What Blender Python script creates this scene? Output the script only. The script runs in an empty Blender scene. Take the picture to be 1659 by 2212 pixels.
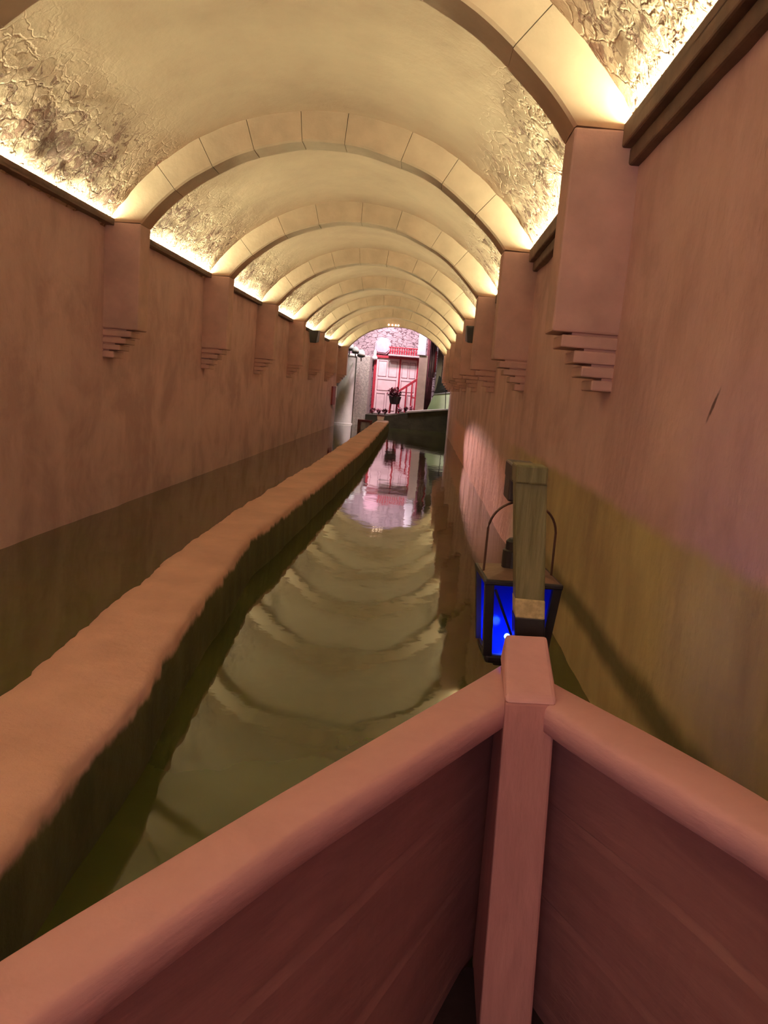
import bpy, bmesh, math, random
from mathutils import Vector, Matrix, noise
R = math.radians
random.seed(7)
S = bpy.context.scene
COL = S.collection

# ------------------------------------------------------------------ helpers
def link(o):
    COL.objects.link(o)
    return o

def mesh_obj(name, bm, mat, parent=None, smooth=False):
    me = bpy.data.meshes.new(name)
    bmesh.ops.recalc_face_normals(bm, faces=bm.faces)
    bm.to_mesh(me)
    bm.free()
    me.materials.append(mat)
    if smooth:
        for p in me.polygons:
            p.use_smooth = True
    o = link(bpy.data.objects.new(name, me))
    if parent is not None:
        o.parent = parent
        o.matrix_parent_inverse = Matrix.Translation(-parent.location)
    return o

def grid_obj(name, rows, mat, parent=None, smooth=True, flip=False):
    """rows: list of equally long lists of points -> quad sheet (normals as wound)"""
    n = len(rows[0])
    vs = [p for r in rows for p in r]
    fs = []
    for i in range(len(rows) - 1):
        for j in range(n - 1):
            a = i * n + j
            q = (a, a + 1, a + n + 1, a + n)
            fs.append(q[::-1] if flip else q)
    me = bpy.data.meshes.new(name)
    me.from_pydata([tuple(v) for v in vs], [], fs)
    me.materials.append(mat)
    if smooth:
        for p in me.polygons:
            p.use_smooth = True
    o = link(bpy.data.objects.new(name, me))
    if parent is not None:
        o.parent = parent
        o.matrix_parent_inverse = Matrix.Translation(-parent.location)
    return o

def thing(name, label, cat, loc=(0, 0, 0), group=None):
    o = link(bpy.data.objects.new(name, None))
    o.empty_display_size = .1
    o.location = loc
    o['label'] = label
    o['category'] = cat
    if group:
        o['group'] = group
    return o

def tag(o, label, cat, group=None, kind=None):
    o['label'] = label
    o['category'] = cat
    if group:
        o['group'] = group
    if kind:
        o['kind'] = kind
    return o

def struct(o, label=None, cat=None):
    o['kind'] = 'structure'
    if label:
        o['label'] = label
    if cat:
        o['category'] = cat
    return o

def box(bm, lo, hi, bev=0.0, M=None):
    r = bmesh.ops.create_cube(bm, size=1.0)
    vs = r['verts']
    lo = Vector(lo); hi = Vector(hi)
    c = (lo + hi) / 2; d = hi - lo
    for v in vs:
        v.co = Vector((v.co.x * d.x, v.co.y * d.y, v.co.z * d.z)) + c
    if bev > 0:
        es = list({e for v in vs for e in v.link_edges})
        rb = bmesh.ops.bevel(bm, geom=es, offset=bev, segments=2, affect='EDGES', profile=.5)
        vs = list({v for f in rb['faces'] for v in f.verts} | {v for v in vs if v.is_valid})
    if M is not None:
        for v in vs:
            v.co = M @ v.co
    return vs

def hexa(bm, p8, bev=0.0):
    """8 corners: bottom 4 (ccw) then top 4"""
    vs = [bm.verts.new(p) for p in p8]
    fs = [(3, 2, 1, 0), (4, 5, 6, 7), (0, 1, 5, 4), (1, 2, 6, 5), (2, 3, 7, 6), (3, 0, 4, 7)]
    for f in fs:
        bm.faces.new([vs[i] for i in f])
    if bev > 0:
        es = list({e for v in vs for e in v.link_edges})
        bmesh.ops.bevel(bm, geom=es, offset=bev, segments=2, affect='EDGES', profile=.5)

def tube(bm, pts, r, seg=8, cap=True):
    pts = [Vector(p) for p in pts]
    rr = r if isinstance(r, (list, tuple)) else [r] * len(pts)
    rings = []
    ref = Vector((0.013, 0.021, 1)).normalized()
    for i, p in enumerate(pts):
        a = pts[max(i - 1, 0)]; b = pts[min(i + 1, len(pts) - 1)]
        t = (b - a).normalized()
        u = t.cross(ref)
        if u.length < .05:
            u = t.cross(Vector((1, 0, 0)))
        u.normalize(); w = t.cross(u).normalized()
        rings.append([bm.verts.new(p + rr[i] * (math.cos(2 * math.pi * k / seg) * u + math.sin(2 * math.pi * k / seg) * w)) for k in range(seg)])
    for i in range(len(rings) - 1):
        for k in range(seg):
            bm.faces.new((rings[i][k], rings[i][(k + 1) % seg], rings[i + 1][(k + 1) % seg], rings[i + 1][k]))
    if cap:
        bm.faces.new(rings[0]); bm.faces.new(rings[-1])

def lathe(bm, prof, c, seg=16, a0=0, a1=2 * math.pi):
    full = abs(a1 - a0 - 2 * math.pi) < 1e-6
    n = seg if full else seg + 1
    rings = []
    for r, z in prof:
        rings.append([bm.verts.new((c[0] + r * math.cos(a0 + (a1 - a0) * k / seg), c[1] + r * math.sin(a0 + (a1 - a0) * k / seg), c[2] + z)) for k in range(n)])
    for i in range(len(rings) - 1):
        for k in range(seg):
            k2 = (k + 1) % n
            bm.faces.new((rings[i][k], rings[i][k2], rings[i + 1][k2], rings[i + 1][k]))
    if full:
        bm.faces.new(rings[0]); bm.faces.new(rings[-1])

# ------------------------------------------------------------------ materials
class NT:
    def __init__(s, name):
        s.m = bpy.data.materials.new(name)
        s.m.use_nodes = True
        s.t = s.m.node_tree
        s.b = s.t.nodes['Principled BSDF']
        s.out = s.t.nodes['Material Output']
    def n(s, typ, **k):
        nd = s.t.nodes.new(typ)
        for a, v in k.items():
            if a.startswith('i_'):
                key = a[2:].replace('_', ' ')
                nd.inputs[key].default_value = v
            else:
                setattr(nd, a, v)
        return nd
    def l(s, a, b):
        s.t.links.new(a, b)
    def coord(s, scale=(1, 1, 1)):
        tc = s.n('ShaderNodeTexCoord')
        mp = s.n('ShaderNodeMapping')
        mp.inputs['Scale'].default_value = scale
        s.l(tc.outputs['Object'], mp.inputs['Vector'])
        return mp.outputs['Vector']
    def noise(s, vec, scale, detail=5, rough=.55, dist=0.0):
        nd = s.n('ShaderNodeTexNoise')
        nd.inputs['Scale'].default_value = scale
        nd.inputs['Detail'].default_value = detail
        nd.inputs['Roughness'].default_value = rough
        nd.inputs['Distortion'].default_value = dist
        s.l(vec, nd.inputs['Vector'])
        return nd.outputs['Fac']
    def ramp(s, fac, stops, interp='LINEAR'):
        r = s.n('ShaderNodeValToRGB')
        cr = r.color_ramp
        cr.interpolation = interp
        while len(cr.elements) < len(stops):
            cr.elements.new(.5)
        for e, (p, c) in zip(cr.elements, stops):
            e.position = p
            e.color = (*c, 1) if len(c) == 3 else c
        s.l(fac, r.inputs['Fac'])
        return r.outputs['Color']
    def step(s, fac, a, b, o0=0.0, o1=1.0):
        r = s.n('ShaderNodeMapRange')
        r.interpolation_type = 'SMOOTHSTEP'
        r.inputs['From Min'].default_value = a
        r.inputs['From Max'].default_value = b
        r.inputs['To Min'].default_value = o0
        r.inputs['To Max'].default_value = o1
        s.l(fac, r.inputs['Value'])
        return r.outputs['Result']
    def math(s, op, a, b=None):
        m = s.n('ShaderNodeMath', operation=op)
        for i, v in enumerate((a, b)):
            if v is None:
                continue
            if isinstance(v, (int, float)):
                m.inputs[i].default_value = v
            else:
                s.l(v, m.inputs[i])
        return m.outputs[0]
    def mix(s, fac, a, b, blend='MIX'):
        m = s.n('ShaderNodeMix', data_type='RGBA', blend_type=blend)
        for sock, v in ((m.inputs[0], fac), (m.inputs[6], a), (m.inputs[7], b)):
            if isinstance(v, (int, float)):
                sock.default_value = v
            elif isinstance(v, tuple):
                sock.default_value = (*v, 1)
            else:
                s.l(v, sock)
        return m.outputs[2]
    def bump(s, h, strength=.5, dist=.02, prev=None):
        b = s.n('ShaderNodeBump')
        b.inputs['Strength'].default_value = strength
        b.inputs['Distance'].default_value = dist
        s.l(h, b.inputs['Height'])
        if prev is not None:
            s.l(prev, b.inputs['Normal'])
        return b.outputs['Normal']
    def fin(s, col=None, rough=.8, normal=None, metal=0.0, spec=None):
        if col is not None:
            if isinstance(col, tuple):
                s.b.inputs['Base Color'].default_value = (*col, 1)
            else:
                s.l(col, s.b.inputs['Base Color'])
        if isinstance(rough, (int, float)):
            s.b.inputs['Roughness'].default_value = rough
        else:
            s.l(rough, s.b.inputs['Roughness'])
        s.b.inputs['Metallic'].default_value = metal
        if spec is not None:
            s.b.inputs['Specular IOR Level'].default_value = spec
        if normal is not None:
            s.l(normal, s.b.inputs['Normal'])
        return s.m

def plain(name, c, rough=.7, var=.15, scale=12, bump=.2, bd=.005, metal=0.0):
    k = NT(name)
    v = k.coord()
    f = k.noise(v, scale)
    d = tuple(x * (1 - var) for x in c); e = tuple(min(1, x * (1 + var)) for x in c)
    col = k.ramp(f, [(.3, d), (.7, e)])
    nm = k.bump(k.noise(v, scale * 3), bump, bd)
    return k.fin(col, rough, nm, metal)

def mat_vault():
    k = NT('vault_plaster')
    v = k.coord()
    base = k.ramp(k.noise(v, 1.1, 6, .6), [(.3, (.50, .325, .235)), (.7, (.62, .42, .30))])
    # flaked patches, denser low down on both sides
    sep = k.n('ShaderNodeSeparateXYZ'); k.l(v, sep.inputs[0])
    low = k.step(sep.outputs['Z'], 3.42, 2.68)
    fl = k.noise(v, 10.5, 6, .66, 1.0)
    fl2 = k.noise(k.coord((1, .6, 1)), 3.1, 4, .6, .6)
    thr = k.math('ADD', k.math('MULTIPLY', fl, .65), k.math('MULTIPLY', fl2, .35))
    thr = k.math('ADD', thr, k.math('MULTIPLY', low, .085))
    mask = k.step(thr, .585, .625)
    mask = k.math('MULTIPLY', mask, k.step(low, .05, .4))
    col = k.mix(k.math('MULTIPLY', mask, .8), base, (.20, .085, .07))
    vor = k.n('ShaderNodeTexVoronoi', feature='DISTANCE_TO_EDGE')
    vor.inputs['Scale'].default_value = 6.0
    wn = k.n('ShaderNodeTexNoise'); wn.inputs['Scale'].default_value = 4.0; wn.inputs['Detail'].default_value = 4
    k.l(v, wn.inputs['Vector'])
    va = k.n('ShaderNodeVectorMath', operation='MULTIPLY_ADD')
    k.l(wn.outputs['Color'], va.inputs[0]); va.inputs[1].default_value = (.45, .45, .45); k.l(v, va.inputs[2])
    k.l(va.outputs[0], vor.inputs['Vector'])
    cell = k.step(vor.outputs['Distance'], 0, .09)
    crev = k.math('MULTIPLY', k.math('MULTIPLY', k.step(vor.outputs['Distance'], .05, .0), k.step(low, .25, .7)), k.step(k.noise(v, 2.3, 3), .46, .58))
    col = k.mix(k.math('MULTIPLY', crev, .75), col, (.22, .11, .075))
    h = k.math('ADD', k.math('MULTIPLY', k.noise(v, 9, 6, .65), k.math('ADD', k.math('MULTIPLY', low, .75), .22)), k.math('MULTIPLY', k.math('MULTIPLY', cell, low), .45))
    h = k.math('SUBTRACT', h, k.math('MULTIPLY', mask, .5))
    nm = k.bump(h, .75, .035)
    return k.fin(col, .9, nm, spec=.2)

def mat_wall(right=False):
    k = NT('wall_plaster_right' if right else 'wall_plaster')
    v = k.coord()
    st = k.noise(k.coord((1, 1.2, .40)), 2.2, 5, .6)
    bl = k.noise(v, 1.6, 5, .6, .5)
    col = k.ramp(k.math('ADD', k.math('MULTIPLY', st, .35), k.math('MULTIPLY', bl, .65)),
                 [(.39, WALL_D), (.52, WALL_M), (.66, WALL_L)])
    if right:
        sep = k.n('ShaderNodeSeparateXYZ'); k.l(v, sep.inputs[0])
        wob = k.math('MULTIPLY', k.math('SUBTRACT', k.noise(k.coord((1, .9, .9)), 2.2, 4), .5), .10)
        z = k.math('ADD', sep.outputs['Z'], wob)
        algae = k.step(z, .97, .90)
        far = k.step(sep.outputs['Y'], 9.5, 5.5)
        algae = k.math('MULTIPLY', algae, far)
        ag = k.ramp(k.noise(k.coord((1, .8, .35)), 2.6, 5), [(.3, (.34, .27, .14)), (.5, (.50, .43, .20)), (.7, (.66, .60, .27))])
        col = k.mix(k.math('MULTIPLY', algae, .9), col, ag)
        # slimy tide line
        line = k.math('MULTIPLY', k.step(z, .20, .29), k.step(z, .42, .33))
        line = k.math('MULTIPLY', line, k.step(sep.outputs['Y'], 6.5, 4.0))
        col = k.mix(k.math('MULTIPLY', line, .85), col, (.10, .095, .04))
        # pink light patch low on the wall further along, painted into the colour
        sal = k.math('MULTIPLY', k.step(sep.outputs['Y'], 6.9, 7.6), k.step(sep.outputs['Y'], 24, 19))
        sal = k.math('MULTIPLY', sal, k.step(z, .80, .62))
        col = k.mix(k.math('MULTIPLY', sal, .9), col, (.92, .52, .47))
    if right:
        # a slanting gouge with a dark bottom
        tc = k.n('ShaderNodeTexCoord')
        sb = k.n('ShaderNodeVectorMath', operation='SUBTRACT'); sb.inputs[1].default_value = (.9, 2.515, 1.39)
        k.l(tc.outputs['Object'], sb.inputs[0])
        mp = k.n('ShaderNodeMapping'); mp.inputs['Rotation'].default_value = (R(-40), 0, 0)
        k.l(sb.outputs[0], mp.inputs['Vector'])
        sc = k.n('ShaderNodeVectorMath', operation='MULTIPLY'); sc.inputs[1].default_value = (0, 72, 11)
        k.l(mp.outputs[0], sc.inputs[0])
        ln = k.n('ShaderNodeVectorMath', operation='LENGTH'); k.l(sc.outputs[0], ln.inputs[0])
        gg = k.step(k.math('ADD', ln.outputs['Value'], k.math('MULTIPLY', k.noise(v, 30, 3), .7)), 1.25, .7)
        col = k.mix(k.math('MULTIPLY', gg, .85), col, (.09, .045, .035))
    nm = k.bump(k.math('ADD', k.noise(k.coord((1, 1.3, .8)), 5, 6, .6), k.math('MULTIPLY', k.noise(v, 1.8, 4), 2.0)), .45, .03)
    return k.fin(col, .85, nm, spec=.25)

WALL_D, WALL_M, WALL_L = (.54, .35, .35), (.68, .46, .46), (.76, .53, .52)

def mat_water():
    k = NT('canal_water')
    v = k.coord()
    n1 = k.noise(k.coord((1, .55, 1)), 2.2, 3, .5, .3)
    n2 = k.noise(k.coord((1, .8, 1)), 9, 3, .5)
    h = k.math('ADD', n1, k.math('MULTIPLY', n2, .12))
    nm = k.bump(h, .065, .05)
    col = k.ramp(k.noise(v, .8, 4), [(.3, (.050, .062, .012)), (.7, (.085, .098, .022))])
    k.b.inputs['IOR'].default_value = 1.5
    return k.fin(col, .045, nm, spec=.75)

def mat_wood(name, a, b, rough=.65, sc=(6, .8, 6), bd=.006):
    k = NT(name)
    v = k.coord(sc)
    f = k.noise(v, 3.0, 6, .6, .6)
    col = k.ramp(f, [(.3, a), (.7, b)])
    nm = k.bump(k.noise(v, 9, 5), .35, bd)
    return k.fin(col, rough, nm, spec=.3)

def mat_emit(name, c, s):
    k = NT(name)
    k.b.inputs['Base Color'].default_value = (.8, .8, .8, 1)
    k.b.inputs['Emission Color'].default_value = (*c, 1)
    k.b.inputs['Emission Strength'].default_value = s
    return k.m

def mat_facade():
    k = NT('facade_stone')
    v = k.coord()
    vor = k.n('ShaderNodeTexVoronoi', feature='DISTANCE_TO_EDGE'); vor.inputs['Scale'].default_value = 4.2
    wn = k.n('ShaderNodeTexNoise'); wn.inputs['Scale'].default_value = 3.0
    mp = k.coord((1, 1, 2.2)); k.l(mp, wn.inputs['Vector'])
    va = k.n('ShaderNodeVectorMath', operation='MULTIPLY_ADD')
    k.l(wn.outputs['Color'], va.inputs[0]); va.inputs[1].default_value = (.5, .5, .5); k.l(mp, va.inputs[2])
    k.l(va.outputs[0], vor.inputs['Vector'])
    e = k.step(vor.outputs['Distance'], .01, .06)
    base = k.ramp(k.noise(v, 2.3, 5), [(.35, (.29, .235, .265)), (.65, (.47, .36, .40))])
    col = k.mix(e, (.10, .055, .07), base)
    nm = k.bump(k.math('ADD', e, k.noise(v, 10)), .6, .04)
    return k.fin(col, .85, nm)

def mat_curb():
    k = NT('curb_concrete')
    v = k.coord()
    col = k.ramp(k.noise(v, 2.2, 5), [(.3, (.60, .375, .31)), (.7, (.80, .51, .42))])
    sep = k.n('ShaderNodeSeparateXYZ'); k.l(v, sep.inputs[0])
    z = k.math('ADD', sep.outputs['Z'], k.math('MULTIPLY', k.math('SUBTRACT', k.noise(v, 6, 4), .5), .10))
    wet = k.step(z, .27, .23)
    slime = k.ramp(k.noise(k.coord((1, 1, .3)), 5, 5), [(.3, (.055, .06, .022)), (.7, (.115, .115, .045))])
    col = k.mix(wet, col, slime)
    nm = k.bump(k.noise(v, 7, 6, .6), .6, .02)
    return k.fin(col, .8, nm, spec=.3)

M_VAULT = mat_vault()
M_WALL = mat_wall()
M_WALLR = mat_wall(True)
M_WATER = mat_water()
M_RIB = plain('rib_stone', (.48, .32, .225), .85, .13, 3.0, .5, .012)
M_PIL = plain('pilaster_stone', (.62, .41, .375), .85, .18, 3.0, .5, .014)
M_LEDGE = plain('ledge_timber', (.13, .075, .055), .7, .3, 6, .4, .01)
M_LED = mat_emit('cove_led', (1.0, 1.10, .68), 225)
M_GUN = mat_wood('gunwale_paint', (.58, .33, .35), (.67, .39, .42), .6, (2, 2, 8))
M_HULL = mat_wood('hull_paint', (.23, .105, .11), (.31, .145, .15), .55, (1.2, 1.2, 7))
M_STEM = mat_wood('stem_paint', (.42, .20, .20), (.52, .255, .25), .6, (8, 8, 1.5))
M_OLIVE = mat_wood('post_wood', (.10, .105, .042), (.22, .215, .105), .45, (12, 12, 1.2), .01)
M_BARE = plain('bare_wood', (.55, .48, .24), .7, .3, 40, .6, .01)
M_BLACK = plain('black_metal', (.012, .011, .012), .45, .2, 20)
M_DARK = plain('dark_iron', (.03, .02, .022), .5, .3, 20)
M_WIRE = plain('bail_wire', (.10, .055, .04), .4, .2, 20, metal=.4)
M_TIN = plain('tin_cap', (.20, .13, .09), .5, .3, 16, metal=.3)
M_FACADE = mat_facade()
M_RED = plain('red_paint', (.42, .03, .055), .5, .25, 10)
M_PINKW = plain('pale_door_paint', (.82, .62, .66), .6, .1, 5, .3, .01)
M_PALE = plain('pale_plaster', (.60, .58, .53), .85, .12, 2.5, .5, .02)
M_ROUGHP = plain('roughcast_plaster', (.52, .47, .43), .9, .3, 14, 1.0, .03)
M_LAV = plain('pale_stone', (.70, .66, .74), .7, .1, 4)
M_BROWNP = plain('brown_plaster', (.34, .25, .21), .8, .15, 4)
M_MAROON = plain('maroon_cloth', (.16, .045, .06), .8, .25, 8)
M_MAUVE = plain('mauve_cloth', (.42, .26, .30), .8, .15, 6)
M_GREENP = plain('pale_green_panel', (.62, .74, .50), .6, .08, 4)
M_QUAY = plain('quay_concrete', (.05, .046, .03), .8, .3, 3, .5, .02)
M_WHITE = plain('white_enamel', (.85, .83, .86), .4, .04, 4)
M_LEAF = plain('dark_red_leaf', (.20, .05, .07), .7, .6, 9)
M_LEAF2 = plain('pink_flower_leaf', (.55, .25, .32), .7, .6, 12)
M_PLAQ = plain('pink_plaque', (.66, .42, .52), .7, .12, 6)
M_SIGN = plain('sign_red', (.30, .06, .07), .6, .15, 6)
M_LOGP = plain('dock_grey', (.50, .46, .47), .8, .15, 5)

# ------------------------------------------------------------------ tunnel
XL, XR = -2.93, .90           # wall faces
ZS = 2.62                     # springing height
XC, ZC = -1.01, 1.395         # centre of the vault arc
RV, RI = 2.262, 2.015         # vault radius, rib inner radius
Y0, Y1 = -5.0, 26.80
RIB_W = .25
RIBS = [3.90 + 3.24 * i for i in range(8)]

def fbm(p, s, o=4):
    return noise.fractal(Vector(p) * s, .9, 2.0, o)

# ceiling: barrel vault with lumpy plaster
a0 = math.atan2(ZS - .03 - ZC, XR + .03 - XC)
a1 = math.pi - math.atan2(ZS - .03 - ZC, XC - (XL - .03))
rows = []
ny, na = 420, 84
for i in range(ny + 1):
    y = Y0 + (Y1 - Y0) * (i / ny)
    row = []
    for j in range(na + 1):
        a = a0 + (a1 - a0) * j / na
        x, z = math.cos(a), math.sin(a)
        low = max(0.0, min(1.0, (abs(a - math.pi / 2) - .35) / .5))
        p = (x * RV, y, z * RV)
        d = .012 * fbm(p, .9) + (.003 + .009 * low) * fbm(p, 4.5) + .007 * low * fbm(p, 11, 2)
        r = RV + d
        row.append((XC + x * r, y, ZC + z * r))
    rows.append(row)
struct(grid_obj('ceiling', rows, M_VAULT))

def wall(name, x, sgn, mat):
    rows = []
    ny, nz = 300, 34
    for i in range(ny + 1):
        y = Y0 + (Y1 - Y0) * i / ny
        row = []
        for j in range(nz + 1):
            z = -.6 + (ZS + .02 + .6) * j / nz
            d = .016 * fbm((x, y, z * .6), .9) + .005 * fbm((x, y, z * .5), 4)
            row.append((x + d * sgn, y, z))
        rows.append(row)
    return struct(grid_obj(name, rows, mat))
wall('wall_left', XL, 1, M_WALL)
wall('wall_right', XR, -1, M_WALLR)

# cove ledges on top of the walls
bm = bmesh.new(); box(bm, (XL - .05, Y0, 2.592), (-2.848, Y1, 2.618), .004); box(bm, (-2.860, Y0, 2.605), (-2.848, Y1, 2.650), .003)
struct(mesh_obj('trim_1', bm, M_LEDGE))
bm = bmesh.new()
box(bm, (.815, Y0, 2.545), (.98, Y1, 2.618), .01); box(bm, (.815, Y0, 2.60), (.829, Y1, 2.650), .004)
box(bm, (.855, Y0, 2.47), (.98, Y1, 2.55), .012)
struct(mesh_obj('trim_2', bm, M_LEDGE))

# rib arches
ORD = ['first', 'second', 'third', 'fourth', 'fifth', 'sixth', 'seventh', 'last']
def arch_rib(i, y):
    if i == 0:
        lab = 'big stone arch rib overhead, cut off by the top edge of the photo'
    elif i == 7:
        lab = 'end arch of the tunnel framing the pink doorway'
    else:
        lab = '%s stone arch rib counting from the boat, the one cut off overhead being first' % ORD[i]
    t = thing('arch_rib', lab, 'arch', (XC, y, 0), 'stone arch ribs of the tunnel')
    rnd = random.Random(40 + i)
    bm = bmesh.new()
    s0 = math.asin((ZS - ZC) / RI)
    so = math.asin((ZS - ZC) / (RV + .07))
    A0, A1 = s0, math.pi - s0
    nb = 8 + (i % 2)
    cuts = [A0 + (A1 - A0) * (k + (rnd.uniform(-.16, .16) if 0 < k < nb else 0)) / nb for k in range(nb + 1)]
    for k in range(nb):
        b0, b1 = cuts[k] + .0011, cuts[k + 1] - .0011
        n = 7
        dr = rnd.uniform(-.004, .004)
        sect = []
        for q in range(n + 1):
            a = b0 + (b1 - b0) * q / n
            c, s = math.cos(a), math.sin(a)
            ri = RI + dr
            ro = RV + .07
            w = .012 * noise.noise(Vector((a * 5, y, 1)))
            # level bed at the springing: the outer edge starts lower round the arc
            ao = a
            if k == 0 and q == 0: ao = so
            if k == nb - 1 and q == n: ao = math.pi - so
            co_, so_ = math.cos(ao), math.sin(ao)
            sect.append([bm.verts.new((XC + cc * r, yy, ZC + ss * r)) for r, yy, cc, ss in
                         ((ri + w, y + .012, c, s), (ri + w, y + RIB_W, c, s), (ro, y + RIB_W, co_, so_), (ro, y, co_, so_), (ri + .016 + w, y, c, s))])
        for q in range(n):
            for m in range(5):
                m2 = (m + 1) % 5
                bm.faces.new((sect[q][m], sect[q][m2], sect[q + 1][m2], sect[q + 1][m]))
        bm.faces.new(sect[0]); bm.faces.new(sect[-1])
    mesh_obj('arch_band', bm, M_RIB, t)
    for sx, xw, xi in ((-1, XL - .06, -2.61), (1, XR + .06, .59)):
        bm = bmesh.new()
        p = xi
        ztop = ZS + .004
        lo, hi = sorted((xw, xi))
        box(bm, (lo, y - .004, 1.70), (hi, y + RIB_W + .004, ztop), .012)
        # stepped corbel of four courses, each a little further back to the wall
        zt = 1.70
        for c in range(4):
            prot = .26 - .055 * (c + 1) + rnd.uniform(-.008, .008)
            h = .066 + rnd.uniform(-.006, .006)
            xe = (XL + .06 + prot) if sx < 0 else (XR - .05 - prot)
            # deep shadow joint above each course
            xn = xe - .05 if sx < 0 else xe + .05
            lo, hi = sorted((xw, xn))
            box(bm, (lo, y + .02, zt - .014), (hi, y + RIB_W - .02, zt + .002))
            lo, hi = sorted((xw, xe))
            box(bm, (lo, y + .0, zt - h), (hi, y + RIB_W, zt - .012), .008)
            zt -= h
        mesh_obj('pilaster', bm, M_PIL, t)
    return t
for i, y in enumerate(RIBS):
    arch_rib(i, y)

# cove light strips, one per bay and side
edges = [-4.6] + RIBS
for k in range(len(RIBS)):
    ya = (edges[k] + RIB_W + .04) if k else edges[0]
    yb = edges[k + 1] - .04
    for side, x in (('left', -2.882), ('right', .853)):
        bm = bmesh.new()
        box(bm, (x - .012, ya, 2.626), (x + .012, yb, 2.650), .004)
        o = mesh_obj('cove_light', bm, M_LED)
        if k == 0:
            lab = 'glowing cove light strip on the %s wall, before the big first arch rib' % side
        else:
            lab = 'glowing cove light strip on the %s wall, between %s and %s arch ribs' % (side, ORD[k - 1], ORD[k])
        tag(o, lab, 'light', 'cove light strips along the vault')

# ------------------------------------------------------------------ water, curb
rows = []
for i in range(2):
    y = Y0 if i == 0 else 29.0
    rows.append([(-6.0, y, 0), (3.0, y, 0)])
w = grid_obj('canal_water', rows, M_WATER, smooth=False)
tag(w, 'murky olive green canal water filling the tunnel floor', 'water', kind='stuff')

CL = [(-5, -1.157), (0.0, -1.157), (1.28, -1.208), (2.3, -1.256), (3.49, -1.349), (5.11, -1.413), (6.64, -1.438), (11.06, -1.396), (17.02, -1.413), (26.81, -1.464)]
CR = [(-5, -0.804), (0.0, -0.804), (1.53, -0.83), (2.21, -0.842), (3.8, -0.987), (5.34, -1.085), (7.06, -1.038), (11.06, -0.979), (14.89, -0.962), (26.81, -1.064)]
def lerp(tab, y):
    for (a, u), (b, v) in zip(tab, tab[1:]):
        if y <= b:
            f = (y - a) / (b - a)
            f = f * f * (3 - 2 * f) * .5 + f * .5
            return u + (v - u) * f
    return tab[-1][1]
rows = []
n = 620
for i in range(n + 1):
    y = -5 + 31.8 * i / n
    jl = .022 * fbm((1, y, 0), 3.5, 3) + .012 * fbm((1, y, 5), 12, 2)
    j0 = .012 * fbm((7, y, 0), 1.5, 3); jr = j0 + .014 * fbm((7, y, 2), 4.5, 3) + .012 * fbm((7, y, 5), 11, 2)
    xl, xr = lerp(CL, y) + jl, lerp(CR, y) + jr
    t = .30 + .010 * fbm((3, y, 0), 2)
    pts = [(xl - .03, y, -.5), (xl - .012, y, .16), (xl, y, t - .02)]
    for q in range(7):
        f = q / 6
        x = xl + .02 + (xr - xl - .04) * f
        pts.append((x, y, t + .007 * fbm((x, y, 2), 5, 3)))
    pts += [(xr, y, t - .022), (lerp(CR, y) + j0 + .012, y, .19), (lerp(CR, y) + j0 + .03, y, -.5)]
    rows.append(pts)
c = grid_obj('canal_curb', rows, mat_curb())
tag(c, 'long pale concrete curb with ragged edges in the water along the left wall', 'curb')

# ------------------------------------------------------------------ boat
boat = thing('boat', 'pinkish brown wooden rowing boat seen from inside towards its bow', 'boat', (.12, 0, 0))
# gunwale outlines (outer, inner) from the bow aft, top at z = .75
LO = [(.245, 1.79), (.178, 1.674), (-.186, 1.061), (-.385, .716), (-.52, .42), (-.60, .05), (-.63, -.5), (-.63, -1.4)]
LI = [(.262, 1.60), (.218, 1.532), (-.121, .994), (-.316, .637), (-.44, .36), (-.515, .03), (-.54, -.5), (-.54, -1.4)]
RO = [(.285, 1.79), (.36, 1.662), (.514, 1.426), (.622, 1.238), (.70, 1.02), (.755, .70), (.785, .2), (.785, -1.4)]
RIq = [(.280, 1.60), (.322, 1.498), (.462, 1.255), (.564, 1.101), (.622, .93), (.67, .65), (.695, .2), (.695, -1.4)]
def resample(o, n=64):
    out = []
    L = [0]
    for a, b in zip(o, o[1:]):
        L.append(L[-1] + math.dist(a, b))
    for k in range(n):
        s = L[-1] * k / (n - 1)
        for i in range(len(L) - 1):
            if s <= L[i + 1] + 1e-9:
                f = (s - L[i]) / (L[i + 1] - L[i])
                out.append((o[i][0] + (o[i + 1][0] - o[i][0]) * f, o[i][1] + (o[i + 1][1] - o[i][1]) * f))
                break
    for _ in range(2):
        out = [out[0]] + [((a[0] + 2 * b[0] + c[0]) / 4, (a[1] + 2 * b[1] + c[1]) / 4) for a, b, c in zip(out, out[1:], out[2:])] + [out[-1]]
    return out
GT, GB = .75, .695
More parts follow.
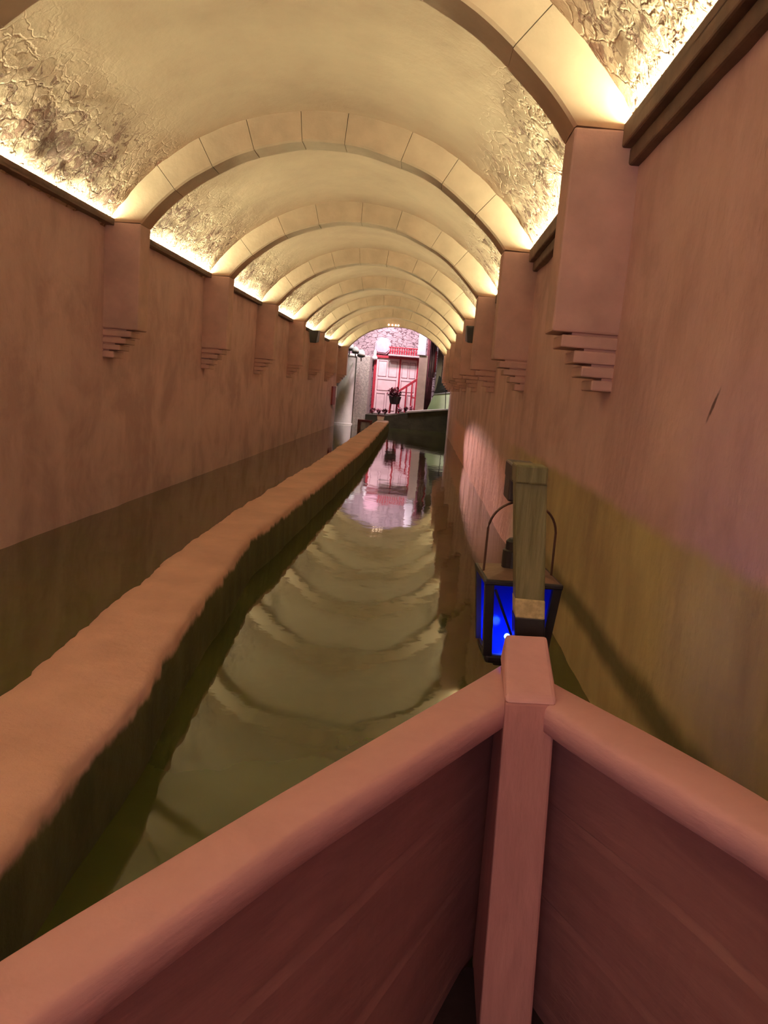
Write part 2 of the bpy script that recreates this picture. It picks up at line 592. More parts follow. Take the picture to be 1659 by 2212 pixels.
for side, O, I in (('l', LO, LI), ('r', RO, RIq)):
    O2, I2 = resample(O), resample(I)
    bm = bmesh.new()
    ring = []
    for (ox, oy), (ix, iy) in zip(O2, I2):
        def lp(f, z):
            return bm.verts.new((ox + (ix - ox) * f, oy + (iy - oy) * f, z))
        ring.append([lp(.0, GB), lp(.0, GT - .010), lp(.02, GT - .003), lp(.07, GT), lp(.88, GT), lp(.94, GT - .003), lp(.985, GT - .010), lp(1.0, GT - .022), lp(1.0, GB)])
    for a, b in zip(ring, ring[1:]):
        for m in range(9):
            bm.faces.new((a[m], a[(m + 1) % 9], b[(m + 1) % 9], b[m]))
    bm.faces.new(ring[0]); bm.faces.new(ring[-1])
    mesh_obj('gunwale', bm, M_GUN, boat, True)
    # planked side, four strakes, leaning in towards the keel
    rows = []
    mid = []
    for q, (o, i) in enumerate(zip(O2, I2)):
        wq = .03 + .25 * min(1, q / 22)
        mid.append((o[0] * (1 - wq) + i[0] * wq, o[1] * (1 - wq) + i[1] * wq))
    cx = [.29 - .10 * (1 - max(0, y) / 1.75) for _, y in mid]
    prof = []
    for s in range(4):
        f0, f1 = s / 4, (s + 1) / 4
        prof += [(f0, -.0), (f0 + .02, .012), (f1 - .004, .012 - .004)]
    prof.append((1, 0))
    for j, ((mx, my), c_) in enumerate(zip(mid, cx)):
        fade = min(1, j / 12)
        row = []
        for f, off in prof:
            z = GB + .004 - (GB + .16) * f
            lean = (.16 + .18 * fade) * f ** 1.6
            x = mx + (c_ - mx) * lean
            x += (off * .9 * fade) * (1 if side == 'l' else -1)
            row.append((x, my - .05 * f * fade, z))
        rows.append(row)
    h = grid_obj('side_planking', rows, M_HULL, boat, False)
    md = h.modifiers.new('thick', 'SOLIDIFY'); md.thickness = .02; md.offset = 1 if side == 'l' else -1
# floor boards
rows = []
A, B = resample(LI, 24), resample(RIq, 24)
for (lx, ly), (rx, ry) in zip(A, B):
    if ly > 1.42:
        continue
    m = (lx + rx) / 2
    rows.append([(m + (lx - m) * .9, ly - .02, .022), (m, (ly + ry) / 2 - .02, .02), (m + (rx - m) * .9, ry - .02, .022)])
fl = grid_obj('floor_board', rows, M_HULL, boat, False)
fl.modifiers.new('thick', 'SOLIDIFY').thickness = .02
bm = bmesh.new()  # closes the bow floor; its black stands in for the deep shade there
hexa(bm, [(.0, 1.36, .004), (.56, 1.36, .004), (.36, 1.70, .004), (.22, 1.70, .004), (.0, 1.36, .018), (.56, 1.36, .018), (.36, 1.70, .018), (.22, 1.70, .018)])
mesh_obj('bow_shade_board', bm, M_DARK, boat)['label'] = 'board at the foot of the stem, coloured black to stand in for shade'
# inner stem post
bm = bmesh.new()
hexa(bm, [(.234, 1.47, .0), (.346, 1.485, .0), (.345, 1.74, .0), (.240, 1.74, .0),
          (.221, 1.535, .752), (.327, 1.548, .752), (.335, 1.76, .752), (.232, 1.76, .752)], .006)
mesh_obj('stem_post', bm, M_STEM, boat)
bm = bmesh.new()
hexa(bm, [(.219, 1.532, .750), (.330, 1.545, .750), (.342, 1.80, .750), (.236, 1.80, .750),
          (.222, 1.550, .764), (.327, 1.562, .764), (.336, 1.78, .826), (.240, 1.78, .822)], .008)
mesh_obj('stem_cap', bm, M_GUN, boat)
# outer stem and the lantern post with its arm
bm = bmesh.new()
hexa(bm, [(.262, 1.72, -.3), (.345, 1.72, -.3), (.34, 1.86, -.3), (.268, 1.86, -.3),
          (.262, 1.76, .73), (.352, 1.76, .73), (.358, 1.925, .73), (.275, 1.925, .73)], .006)
mesh_obj('outer_stem', bm, M_HULL, boat)
def slant(bm, z0, z1, y0, y1, grow=0, bev=.004):
    def xs(z):
        f = (z - .82) / .38
        return .280 - .040 * f - grow, .352 - .034 * f + grow
    a = xs(z0); b = xs(z1)
    hexa(bm, [(a[0], y0, z0), (a[1], y0, z0), (a[1], y1, z0), (a[0], y1, z0),
              (b[0], y0, z1), (b[1], y0, z1), (b[1], y1, z1), (b[0], y1, z1)], bev)
bm = bmesh.new(); slant(bm, .835, 1.165, 1.925, 1.985)
pm = mesh_obj('lantern_post', bm, M_OLIVE, boat)
bm = bmesh.new(); slant(bm, .822, .872, 1.922, 1.988, .001)
mesh_obj('worn_foot', bm, M_BARE, pm)['label'] = 'pale worn foot of the post'
bm = bmesh.new(); slant(bm, .62, .825, 1.922, 1.990, .002)
mesh_obj('post_socket', bm, M_BLACK, boat)
bm = bmesh.new(); hexa(bm, [(.243, 1.915, 1.160), (.321, 1.915, 1.160), (.323, 2.02, 1.156), (.245, 2.02, 1.156),
                            (.240, 1.915, 1.206), (.318, 1.915, 1.206), (.320, 2.02, 1.204), (.242, 2.02, 1.204)], .005)
mesh_obj('post_arm', bm, M_OLIVE, boat)
bm = bmesh.new(); box(bm, (.246, 2.00, 1.150), (.316, 2.20, 1.196), .006); box(bm, (.248, 2.08, 1.092), (.316, 2.20, 1.16), .006)
mesh_obj('arm_hook', bm, M_DARK, boat)

# ------------------------------------------------------------------ lantern
LX, LY, LZ = .302, 2.135, .655
lan = thing('lantern', 'black metal lantern glowing blue, hanging by a wire bail at the bow', 'lantern', (LX, LY, LZ))
Mr = Matrix.Translation((LX, LY, 0)) @ Matrix.Rotation(R(4), 4, 'Z')
hb, ht = .074, .090
zb, zt = LZ + .02, LZ + .222
def C(sx, sy, f, inset=0):
    h = hb + (ht - hb) * f - inset
    return Mr @ Vector((sx * h, sy * h, zb + (zt - zb) * f))
bm = bmesh.new()
box(bm, (-hb - .006, -hb - .006, LZ - .004), (hb + .006, hb + .006, LZ + .024), .01, Mr)
box(bm, (-hb * .7, -hb * .7, LZ - .018), (hb * .7, hb * .7, LZ - .002), .006, Mr)
mesh_obj('base', bm, M_BLACK, lan)
for sx, sy in ((-1, -1), (1, -1), (1, 1), (-1, 1)):
    bm = bmesh.new()
    d = .012
    lo = [C(sx, sy, 0) + Mr.to_3x3() @ Vector(v) for v in ((-d, -d, 0), (d, -d, 0), (d, d, 0), (-d, d, 0))]
    hi = [C(sx, sy, 1) + Mr.to_3x3() @ Vector(v) for v in ((-d, -d, 0), (d, -d, 0), (d, d, 0), (-d, d, 0))]
    hexa(bm, lo + hi, .002)
    mesh_obj('corner_bar', bm, M_BLACK, lan)
g = NT('blue_glass')
g.t.nodes.remove(g.b)
tr = g.n('ShaderNodeBsdfTranslucent'); tr.inputs['Color'].default_value = (.008, .03, .95, 1)
tp = g.n('ShaderNodeBsdfTransparent'); tp.inputs['Color'].default_value = (.10, .16, .9, 1)
gl = g.n('ShaderNodeBsdfGlossy'); gl.inputs['Roughness'].default_value = .12; gl.inputs['Color'].default_value = (.6, .65, .9, 1)
m1 = g.n('ShaderNodeMixShader'); m1.inputs[0].default_value = .6
m2 = g.n('ShaderNodeMixShader'); m2.inputs[0].default_value = .05
g.l(tr.outputs[0], m1.inputs[1]); g.l(tp.outputs[0], m1.inputs[2])
g.l(m1.outputs[0], m2.inputs[1]); g.l(gl.outputs[0], m2.inputs[2])
g.l(m2.outputs[0], g.out.inputs['Surface'])
cs = [(-1, -1), (1, -1), (1, 1), (-1, 1)]
for q in range(4):
    a, b = cs[q], cs[(q + 1) % 4]
    bm = bmesh.new()
    vs = [bm.verts.new(p) for p in (C(*a, .02, .003), C(*b, .02, .003), C(*b, .98, .003), C(*a, .98, .003))]
    bm.faces.new(vs)
    mesh_obj('glass_pane', bm, g.m, lan)
# thin diagonal guard wire on the front pane
bm = bmesh.new()
tube(bm, [C(-1, -1, .92, -.004) + Vector((.02, 0, 0)), C(1, -1, .05, -.004) - Vector((.07, 0, 0))], .0035, 6)
mesh_obj('guard_wire', bm, M_BLACK, lan)
bm = bmesh.new()
box(bm, (-ht - .014, -ht - .014, zt - .003), (ht + .014, ht + .014, zt + .012), .004, Mr)
mesh_obj('top_rim', bm, M_BLACK, lan)
bm = bmesh.new()
q0 = [Mr @ Vector((sx * (ht + .008), sy * (ht + .008), zt + .012)) for sx, sy in cs]
q1 = [Mr @ Vector((sx * .034, sy * .034, zt + .030)) for sx, sy in cs]
hexa(bm, q0 + q1, .003)
mesh_obj('roof', bm, M_TIN, lan)
bm = bmesh.new()
lathe(bm, [(.034, zt + .028), (.034, zt + .075), (.028, zt + .078), (.028, zt + .100), (.020, zt + .108)], (LX - .012, LY, 0), 16)
mesh_obj('chimney', bm, M_BLACK, lan)
bm = bmesh.new()
pts = []
for k in range(25):
    a = math.pi * k / 24
    x = -.094 * math.cos(a)
    z = zt + .012 + (.100 if 0 < k < 24 else .0) + .100 * math.sin(a) ** .8 if 0 < k < 24 else zt + .012
    pts.append(Mr @ Vector((x, 0, z)))
tube(bm, pts, .0035, 6)
mesh_obj('bail', bm, M_WIRE, lan)
bm = bmesh.new()
lathe(bm, [(.004, LZ + .024), (.012, LZ + .026), (.012, LZ + .045), (.006, LZ + .049)], (LX - .012, LY - .02, 0), 12)
mesh_obj('bulb_holder', bm, M_DARK, lan)
bm = bmesh.new()
bmesh.ops.create_uvsphere(bm, u_segments=12, v_segments=8, radius=.0085, matrix=Matrix.Translation((LX - .012, LY - .02, LZ + .058)))
mesh_obj('bulb', bm, mat_emit('blue_bulb', (.35, .6, 1.0), 60), lan, True)

def light(kind, name, loc, e, c, size=.1, target=None, **k):
    d = bpy.data.lights.new(name, kind)
    d.energy = e; d.color = c
    if kind == 'AREA':
        d.shape = 'RECTANGLE'; d.size = size[0]; d.size_y = size[1]
    else:
        d.shadow_soft_size = size
    for a, v in k.items():
        setattr(d, a, v)
    o = link(bpy.data.objects.new(name, d))
    o.location = loc
    if target is not None:
        o.rotation_euler = (Vector(target) - Vector(loc)).to_track_quat('-Z', 'Y').to_euler()
    return o
light('POINT', 'lantern_light', (LX - .012, LY - .02, LZ + .062), 1.7, (.05, .18, 1.0), .012)

# ------------------------------------------------------------------ fittings in the tunnel
def spotlight(loc, sgn, lab, s=1.0):
    t = thing('flood_light', lab, 'light', loc, 'black lamp housings below the vault')
    x, y, z = loc
    bm = bmesh.new()
    hexa(bm, [(x - .07 * s, y - .16, z - .15 * s), (x + .07 * s, y - .16, z - .15 * s), (x + .09 * s, y + .16, z - .11 * s), (x - .09 * s, y + .16, z - .11 * s),
              (x - .11 * s, y - .16, z + .13 * s), (x + .11 * s, y - .16, z + .13 * s), (x + .11 * s, y + .16, z + .15 * s), (x - .11 * s, y + .16, z + .15 * s)], .015)
    mesh_obj('housing', bm, M_BLACK, t)
    bm = bmesh.new()
    tube(bm, [(x + sgn * .02, y, z + .1 * s), (x - sgn * .15, y, z + .16 * s), (x - sgn * .40, y, z + .17 * s)], .018, 8)
    mesh_obj('bracket', bm, M_DARK, t)
spotlight((-2.56, 18.1, 2.40), 1, 'black lamp housing high on the left wall before the sixth arch rib')
spotlight((.66, 12.3, 2.28), -1, 'black lamp housing high on the right wall before the fourth arch rib', .9)

# red notice board on the left wall near the end
t = thing('notice_board', 'dark red notice board with a pale strip, on the left wall by the tunnel end', 'sign', (-2.9, 25.8, .7))
bm = bmesh.new(); box(bm, (-2.925, 25.36, .72), (-2.87, 26.10, 1.31), .006); mesh_obj('board', bm, M_SIGN, t)
bm = bmesh.new(); box(bm, (-2.925, 26.12, .95), (-2.86, 26.40, 1.33), .006); mesh_obj('strip', bm, M_WHITE, t)

# small string of lamps at the crown of the end arch
M_PEA = mat_emit('warm_pea', (1, .72, .5), 6)
for k, x in enumerate((-1.32, -1.20, -1.09, -1.0)):
    bm = bmesh.new()
    bmesh.ops.create_uvsphere(bm, u_segments=10, v_segments=6, radius=.028, matrix=Matrix.Translation((x, 26.555, 3.455)))
    tag(mesh_obj('lamp_bulb', bm, M_PEA, None, True), 'tiny warm bulb in the row of four at the crown of the end arch', 'light', 'row of bulbs on the end arch')

# ------------------------------------------------------------------ beyond the tunnel
# back wall
bm = bmesh.new(); box(bm, (-6, 30.05, -.3), (5, 30.35, 6.0)); struct(mesh_obj('wall_back', bm, M_FACADE))
# quay in front of it
bm = bmesh.new()
prof = [(-1.97, .42), (-1.2, .44), (-.65, .56), (1.0, .80), (5, .9)]
top0 = [bm.verts.new((x, 28.0, z)) for x, z in prof]; top1 = [bm.verts.new((x, 30.1, z)) for x, z in prof]
bo0 = [bm.verts.new((x, 28.0, -.5)) for x, z in prof]; bo1 = [bm.verts.new((x, 30.1, -.5)) for x, z in prof]
for k in range(4):
    bm.faces.new((top0[k], top0[k + 1], top1[k + 1], top1[k])); bm.faces.new((bo0[k], bo0[k + 1], top0[k + 1], top0[k]))
    bm.faces.new((bo1[k + 1], bo1[k], top1[k], top1[k + 1])); bm.faces.new((bo0[k + 1], bo0[k], bo1[k], bo1[k + 1]))
bm.faces.new((bo0[0], top0[0], top1[0], bo1[0])); bm.faces.new((bo0[4], bo1[4], top1[4], top0[4]))
struct(mesh_obj('floor', bm, M_QUAY))
bm = bmesh.new()
hexa(bm, [(-.50, 27.97, .585), (1.05, 27.97, .81), (1.05, 28.5, .81), (-.50, 28.5, .585), (-.50, 27.97, .66), (1.05, 27.97, .86), (1.05, 28.5, .86), (-.50, 28.5, .66)], .01)
tag(mesh_obj('coping_slab', bm, M_LOGP), 'pale coping slab along the quay edge below the brown pillar', 'kerb')

# pale left wall with rounded corner column
bm = bmesh.new(); box(bm, (-2.46, 28.5, -.4), (-1.975, 30.1, 2.48), .02); struct(mesh_obj('wall_left_courtyard', bm, M_ROUGHP))
t = thing('round_column', 'pale rounded plaster column at the left of the pink doorway', 'column', (-2.9, 28.5, 0))
bm = bmesh.new()
lathe(bm, [(.50, -.5), (.50, .02), (.45, .05), (.44, 2.38), (.47, 2.42), (.47, 2.50)], (-2.90, 28.72, 0), 32)
o = mesh_obj('shaft', bm, M_PALE, t)
for p in o.data.polygons:
    p.use_smooth = abs(p.normal.z) < .5
# white dome lamps on the wall head
DL = [('upper of the three', -2.70, 27.95, 2.63, .16), ('middle of the three', -2.46, 27.75, 2.53, .125), ('lowest of the three', -2.27, 27.98, 2.43, .14)]
for w_, x, y, z, r in DL:  # shade, rim, bracket to the column
    t = thing('dome_lamp', 'white dome lamp shade with a black rim, %s on the pale column' % w_, 'lamp', (x, y, z), 'white dome lamps')
    bm = bmesh.new(); lathe(bm, [(r, 0), (r * .98, r * .5), (r * .82, r * 1.05), (r * .45, r * 1.45), (.02, r * 1.6)], (x, y, z), 18)
    mesh_obj('shade', bm, M_WHITE, t, True)
    bm = bmesh.new(); lathe(bm, [(r * .45, -r * .40), (r * .85, -r * .22), (r * 1.02, -.01), (r * 1.02, .012)], (x, y, z), 18)
    mesh_obj('rim', bm, M_BLACK, t)
    bm = bmesh.new(); tube(bm, [(x, y, z - .03), (x, y + .15, z - .14), (x - .02, 28.36, z - .16)], .02, 6)
    mesh_obj('bracket', bm, M_DARK, t)

# red framed double door
DX0, DX1, DZ0, DZ1 = -1.92, -.28, .44, 2.50
t = thing('double_door', 'pale pink double door in a dark red frame at the end of the tunnel', 'door', (-1.1, 29.95, DZ0))
bm = bmesh.new(); box(bm, (DX0, 29.90, DZ0), (DX0 + .10, 30.06, DZ1), .008); mesh_obj('frame_post', bm, M_RED, t)
bm = bmesh.new(); box(bm, (DX1 - .03, 29.90, DZ0), (DX1 + .05, 30.06, DZ1), .008); mesh_obj('frame_post', bm, M_RED, t)
bm = bmesh.new(); box(bm, (DX0 - .03, 29.88, DZ1), (DX1 + .05, 30.06, DZ1 + .09), .008); mesh_obj('lintel', bm, M_RED, t)
bm = bmesh.new(); box(bm, (-.975, 29.92, 1.40), (-.915, 30.0, DZ1), .006); mesh_obj('mullion', bm, M_RED, t)
for x0, x1 in ((DX0 + .10, -.975), (-.915, DX1 - .03)):
    bm = bmesh.new(); box(bm, (x0, 29.96, DZ0), (x1, 30.04, DZ1), .004)
    lf = mesh_obj('door_leaf', bm, M_PINKW, t)
    w = x1 - x0
    for (u0, u1, z0, z1) in ((.08, .46, .56, 1.20), (.54, .92, .56, 1.20), (.08, .92, 1.30, 1.72), (.08, .46, 1.82, 2.40), (.54, .92, 1.82, 2.40)):
        bm = bmesh.new()
        a, b = x0 + w * u0, x0 + w * u1
        for lo, hi in (((a, 29.945, z0), (a + .02, 29.965, z1)), ((b - .02, 29.945, z0), (b, 29.965, z1)),
                       ((a, 29.945, z0), (b, 29.965, z0 + .02)), ((a, 29.945, z1 - .02), (b, 29.965, z1))):
            box(bm, lo, hi)
        mesh_obj('panel_moulding', bm, M_MAUVE, lf)
# pale capital on the left door post
bm = bmesh.new(); lathe(bm, [(.06, 0), (.10, .04), (.10, .10), (.055, .16), (.05, .33), (.02, .38)], (-1.90, 29.76, 2.40), 12)
tag(mesh_obj('finial', bm, M_WHITE, None), 'white knob finial on top of the red door post', 'finial')
# pink shield-like hood panel above the door
bm = bmesh.new()
pp = [(-1.86, 2.66), (-1.50, 2.64), (-1.36, 2.78), (-1.34, 3.02), (-1.46, 3.22), (-1.72, 3.26), (-1.92, 3.06), (-1.94, 2.80)]
f0 = [bm.verts.new((x, 29.86, z)) for x, z in pp]; f1 = [bm.verts.new((x, 30.06, z)) for x, z in pp]
bm.faces.new(f0); bm.faces.new(f1[::-1])
for k in range(8):
    bm.faces.new((f0[k], f1[k], f1[(k + 1) % 8], f0[(k + 1) % 8]))
bmesh.ops.bevel(bm, geom=[e for e in bm.edges if e.verts[0] in f0 and e.verts[1] in f0], offset=.05, segments=3, affect='EDGES')
tag(mesh_obj('wall_plaque', bm, M_PLAQ), 'rounded pink plaque on the stone wall above the door', 'plaque')
# balustrade above the door
t = thing('balustrade', 'row of short red balusters on the ledge above the pink door', 'railing', (-.8, 29.6, 2.58))
bm = bmesh.new(); box(bm, (-1.40, 29.55, 2.595), (-.24, 29.9, 2.645), .006); mesh_obj('ledge', bm, M_LOGP, t)
for k in range(13):
    x = -1.34 + 1.04 * k / 12
    bm = bmesh.new(); lathe(bm, [(.03, 2.645), (.022, 2.70), (.036, 2.76), (.018, 2.84), (.03, 2.88)], (x, 29.62, 0), 8)
    mesh_obj('baluster', bm, M_RED, t)
bm = bmesh.new(); box(bm, (-1.40, 29.58, 2.88), (-.24, 29.66, 2.92), .006); mesh_obj('top_rail', bm, M_RED, t)

# stair railing
# the rail passes behind the tub
t = thing('stair_railing', 'slanting dark red stair railing in front of the pink door', 'railing', (-.6, 29.2, .5))
bm = bmesh.new(); hexa(bm, [(-1.0, 29.27, 1.19), (-.20, 29.27, 1.79), (-.20, 29.34, 1.79), (-1.0, 29.34, 1.19),
                            (-1.0, 29.27, 1.29), (-.20, 29.27, 1.90), (-.20, 29.34, 1.90), (-1.0, 29.34, 1.29)], .01)
mesh_obj('handrail', bm, M_RED, t)
for x, zt_ in ((-.93, 1.26), (-.62, 1.49), (-.42, 1.64), (-.23, 1.78)):
    bm = bmesh.new(); box(bm, (x - .03, 29.275, .50), (x + .03, 29.335, zt_), .006); mesh_obj('post', bm, M_RED, t)
bm = bmesh.new(); box(bm, (-.42, 29.28, 1.10), (-.23, 29.33, 1.15), .005); mesh_obj('cross_rail', bm, M_RED, t)

# bush in a slatted tub
def foliage(bm, c, r, n, s, rnd, zs=1.0):
    for _ in range(n):
        while True:
            p = Vector((rnd.uniform(-1, 1), rnd.uniform(-1, 1), rnd.uniform(-1, 1)))
            if .25 < p.length < 1:
                break
        p = Vector((p.x * r, p.y * r, p.z * r * zs)) + Vector(c)
        M = Matrix.Translation(p) @ Matrix.Rotation(rnd.uniform(0, 6.3), 4, 'Z') @ Matrix.Rotation(rnd.uniform(-1.2, 1.2), 4, 'X')
        q = s * rnd.uniform(.6, 1.3)
        v = [bm.verts.new(M @ Vector(a)) for a in ((0, -q, 0), (q * .5, 0, q * .12), (0, q, 0), (-q * .5, 0, q * .12))]
        bm.faces.new(v)
t = thing('potted_shrub', 'dark red shrub in a slatted tub on legs, in front of the pink door', 'plant', (-1.02, 29.0, .5))
rnd = random.Random(3)
bm = bmesh.new(); foliage(bm, (-1.04, 28.95, 1.24), .26, 260, .07, rnd, .75); mesh_obj('foliage', bm, M_LEAF, t)
bm = bmesh.new(); lathe(bm, [(.17, .84), (.23, 1.12), (.21, 1.13), (.15, .86)], (-1.0, 28.95, 0), 14); mesh_obj('tub', bm, M_DARK, t)
for dx, dy in ((-.15, -.1), (.15, -.1), (-.13, .10), (.13, .10)):
    bm = bmesh.new(); tube(bm, [(-1.0 + dx * 1.2, 28.95 + dy, .50), (-1.0 + dx, 28.95 + dy, .86)], .025, 7); mesh_obj('leg', bm, M_RED, t)
# low flowering plants along the quay
for k, (x, r) in enumerate(((-1.76, .10), (-1.53, .095), (-1.31, .09), (-.79, .09), (-.57, .085), (-.37, .08))):
    w_ = ['at the foot of the left door post', 'second from the left door post', 'just left of the potted shrub', 'just right of the potted shrub', 'under the stair railing', 'at the foot of the brown pillar'][k]
    t = thing('low_shrub', 'low dark pink flowering shrub along the quay, %s' % w_, 'plant', (x, 28.55, .45), 'low shrubs on the quay')
    z0 = .44 if x < -1.2 else .44 + (x + 1.2) * .218
    bm = bmesh.new(); foliage(bm, (x, 28.55, z0 + .13), r, 70, .05, rnd, .9); mesh_obj('foliage', bm, M_LEAF2 if k % 2 else M_LEAF, t)
    bm = bmesh.new()
    for q in range(3):
        tube(bm, [(x, 28.55, z0 - .01), (x + rnd.uniform(-.08, .08), 28.55 + rnd.uniform(-.05, .05), z0 + .16)], .010, 5)
    mesh_obj('stem', bm, M_DARK, t)

# brown pillar with pale capital, drapes on its right
t = thing('square_pillar', 'square brown pillar with a pale lavender upper block, right of the pink door', 'pillar', (-.1, 28.6, .7))
bm = bmesh.new(); box(bm, (-.24, 28.5, .60), (.07, 28.82, 2.64), .012); mesh_obj('shaft', bm, M_BROWNP, t)
bm = bmesh.new(); box(bm, (-.31, 28.46, 2.64), (-.02, 28.84, 3.7), .015); mesh_obj('upper_block', bm, M_LAV, t)
def drape(name, x0, x1, y, z0, z1, mat, lab, folds=5):
    rows = []
    for i in range(24):
        f = i / 23
        x = x0 + (x1 - x0) * f
        rows.append([(x, y + .03 * math.sin(f * folds * 6.28), z0), (x, y + .03 * math.sin(f * folds * 6.28 + .5), z1)])
    o = grid_obj(name, rows, mat)
    o.modifiers.new('thick', 'SOLIDIFY').thickness = .012
    return tag(o, lab, 'curtain')
drape('curtain', .02, .30, 29.5, .70, 3.4, M_MAROON, 'dark maroon curtain hanging right behind the brown pillar')
drape('curtain', .12, .36, 29.1, 1.9, 3.2, M_MAUVE, 'short mauve curtain hanging beside the maroon curtain', 3)
drape('curtain', .325, .375, 29.03, 2.1, 2.85, M_RED, 'narrow red cloth strip on the mauve curtain', 1)
bm = bmesh.new(); box(bm, (.42, 29.3, .7), (.62, 29.5, 3.2), .01); tag(mesh_obj('timber_post', bm, M_BROWNP), 'slim brown timber post between the curtains and the tunnel wall', 'post')

# pale green counter with dark cloth, thin stand
t = thing('counter', 'pale green slanted counter front on the quay at the right of the doorway', 'counter', (.6, 29, .75))
bm = bmesh.new(); hexa(bm, [(.17, 28.95, .66), (1.15, 28.95, .83), (1.15, 29.25, .83), (.17, 29.25, .66), (.40, 29.0, 1.30), (1.15, 29.0, 1.44), (1.15, 29.25, 1.44), (.40, 29.25, 1.30)], .01)
mesh_obj('front', bm, M_GREENP, t)
bm = bmesh.new(); hexa(bm, [(.36, 28.97, 1.30), (1.18, 28.97, 1.44), (1.18, 29.28, 1.44), (.36, 29.28, 1.30), (.36, 28.97, 1.33), (1.18, 28.97, 1.47), (1.18, 29.28, 1.47), (.36, 29.28, 1.33)], .004)
mesh_obj('top', bm, M_LOGP, t)
bm = bmesh.new()
rings = [[(.40, 29.02, 1.340), (.90, 29.02, 1.425), (.90, 29.24, 1.425), (.40, 29.24, 1.340)],
         [(.45, 29.05, 1.50), (.84, 29.04, 1.60), (.84, 29.22, 1.60), (.45, 29.22, 1.50)],
         [(.49, 29.08, 1.74), (.74, 29.08, 1.76), (.74, 29.20, 1.76), (.49, 29.20, 1.74)],
         [(.52, 29.12, 1.98), (.56, 29.12, 1.99), (.56, 29.16, 1.99), (.52, 29.16, 1.98)]]
rv = [[bm.verts.new(p) for p in r] for r in rings]
for a, b in zip(rv, rv[1:]):
    for k in range(4):
        bm.faces.new((a[k], a[(k + 1) % 4], b[(k + 1) % 4], b[k]))
bm.faces.new(rv[0]); bm.faces.new(rv[-1])
tag(mesh_obj('black_cloth', bm, M_BLACK), 'black draped cloth heap on top of the pale green counter', 'cloth')
t = thing('lamp_stand', 'thin black lamp stand in front of the pale green counter', 'lamp', (.84, 28.4, .76))
bm = bmesh.new(); tube(bm, [(.84, 28.4, .80), (.80, 28.4, 1.48)], .014, 8); mesh_obj('pole', bm, M_BLACK, t)
bm = bmesh.new(); lathe(bm, [(.02, 1.46), (.055, 1.48), (.055, 1.58), (.03, 1.62), (.02, 1.66)], (.80, 28.4, 0), 10); mesh_obj('head', bm, M_BLACK, t)
bm = bmesh.new(); lathe(bm, [(.09, .792), (.09, .81), (.02, .825)], (.84, 28.4, 0), 12); mesh_obj('foot', bm, M_BLACK, t)

# little sluice frame and white box at the end of the curb
t = thing('sluice_frame', 'small dark red sluice frame with a pale slatted gate, left of the curb end', 'gate', (-1.85, 26, 0))
bm = bmesh.new(); box(bm, (-2.06, 25.96, -.3), (-1.96, 26.08, .30), .008); mesh_obj('frame_post', bm, M_MAROON, t)
bm = bmesh.new(); box(bm, (-1.66, 25.96, -.3), (-1.60, 26.08, .27), .008); mesh_obj('frame_post', bm, M_MAROON, t)
bm = bmesh.new(); box(bm, (-2.06, 25.95, .23), (-1.58, 26.09, .31), .008); mesh_obj('top_beam', bm, M_MAROON, t)
bm = bmesh.new()
for k in range(5):
    x = -1.93 + .06 * k
    box(bm, (x - .024, 26.0, -.2), (x + .024, 26.04, .23))
mesh_obj('gate_slats', bm, M_LOGP, t)
bm = bmesh.new(); hexa(bm, [(-1.44, 26.4, .315), (-1.24, 26.4, .315), (-1.24, 26.58, .315), (-1.44, 26.58, .315), (-1.46, 26.4, .46), (-1.22, 26.4, .45), (-1.22, 26.58, .45), (-1.46, 26.58, .46)], .012)
t = thing('white_box', 'small white box with a dark band on the far end of the curb', 'box', (-1.54, 27.2, .1))
mesh_obj('body', bm, M_WHITE, t)
bm = bmesh.new(); hexa(bm, [(-1.48, 26.38, .46), (-1.20, 26.38, .45), (-1.20, 26.60, .45), (-1.48, 26.60, .46), (-1.48, 26.38, .50), (-1.22, 26.38, .49), (-1.22, 26.60, .49), (-1.48, 26.60, .50)], .01)
mesh_obj('lid', bm, M_MAROON, t)

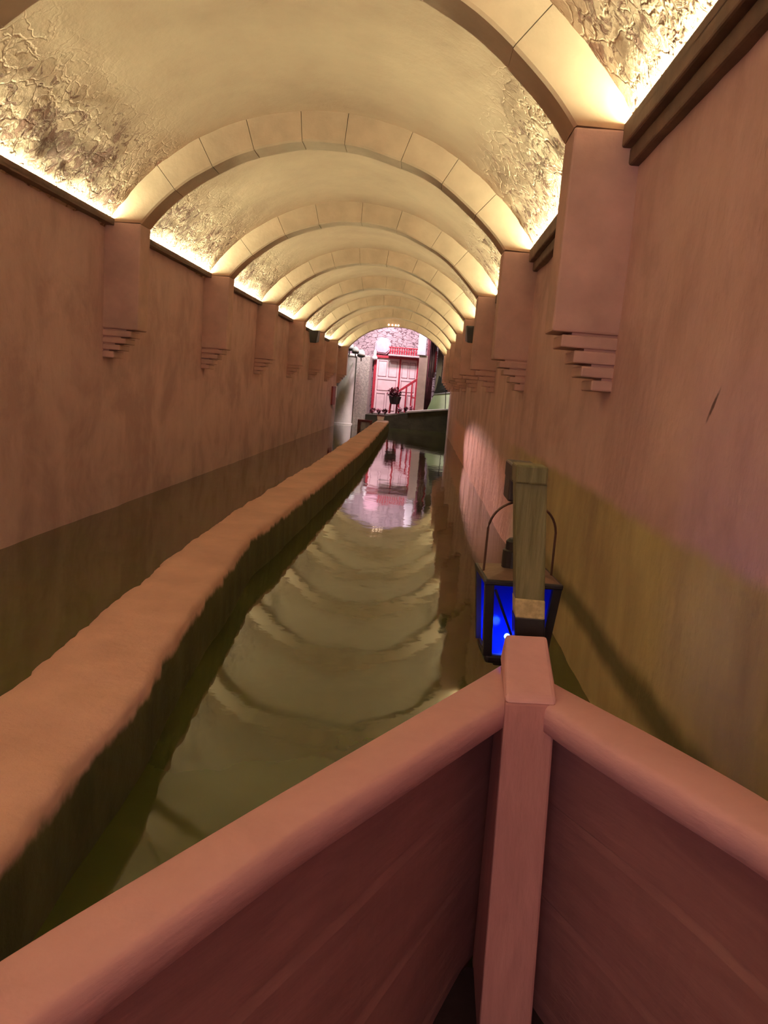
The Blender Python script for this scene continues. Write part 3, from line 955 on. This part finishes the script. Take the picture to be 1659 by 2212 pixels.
# ------------------------------------------------------------------ light
PINK = (1.0, .70, .76)
light('SPOT', 'courtyard_spot', (-1.3, 27.5, 4.9), 950, PINK, .25, (-1.1, 30, 1.5), spot_size=R(80), spot_blend=.5)
light('POINT', 'courtyard_fill', (-2.0, 27.3, 4.3), 190, (.98, 1.0, .90), .12)  # added fill kept out of view; lifts the column, domes and box
light('SPOT', 'wall_spot', (-1.35, 27.5, 1.15), 9000, (1.0, .52, .46), .06, (.9, 12.0, .16), spot_size=R(6.0), spot_blend=.8)  # added spot without a fixture, brightens the pink patch on the right wall
light('SPOT', 'counter_spot', (.6, 27.6, 4.2), 160, (.9, 1.0, .72), .2, (.7, 29, 1.0), spot_size=R(45), spot_blend=.6)
light('AREA', 'rear_fill', (-.9, -4.6, 2.0), 65, (1.0, .70, .68), (2.6, 1.2), (-.9, 5, 1.2))  # unseen panel behind the camera, added as pinkish ambient fill

W = bpy.data.worlds.new('night'); S.world = W
W.use_nodes = True
W.node_tree.nodes['Background'].inputs['Color'].default_value = (.02, .014, .014, 1)
W.node_tree.nodes['Background'].inputs['Strength'].default_value = .2

# ------------------------------------------------------------------ camera
f = 1700.0
v = Vector((914 - 829.5, -(847 - 1106), -f)).normalized()        # tunnel axis in camera space
u = Vector((math.sin(R(5)), math.cos(R(5)), 0))                   # up in camera space
u = (u - u.dot(v) * v).normalized()
xx = v.cross(u)
rot = Matrix((xx, v, u))          # rows: world axes in camera space -> camera-to-world
cam = bpy.data.cameras.new('camera')
cam.sensor_fit = 'HORIZONTAL'; cam.sensor_width = 36.0
cam.lens = f / 1659 * 36.0
cam.clip_start = .02; cam.clip_end = 200
co = link(bpy.data.objects.new('camera', cam))
co.matrix_world = Matrix.Translation((0, 0, 1.36)) @ rot.to_4x4()
S.camera = co

S.view_settings.view_transform = 'Standard'
S.view_settings.look = 'None'
S.view_settings.gamma = 1
S.view_settings.use_curve_mapping = False
S.view_settings.exposure = 0.10
S.cycles.max_bounces = 12
S.cycles.diffuse_bounces = 8
S.cycles.glossy_bounces = 4
S.cycles.sample_clamp_indirect = 6
S.cycles.use_denoising = True
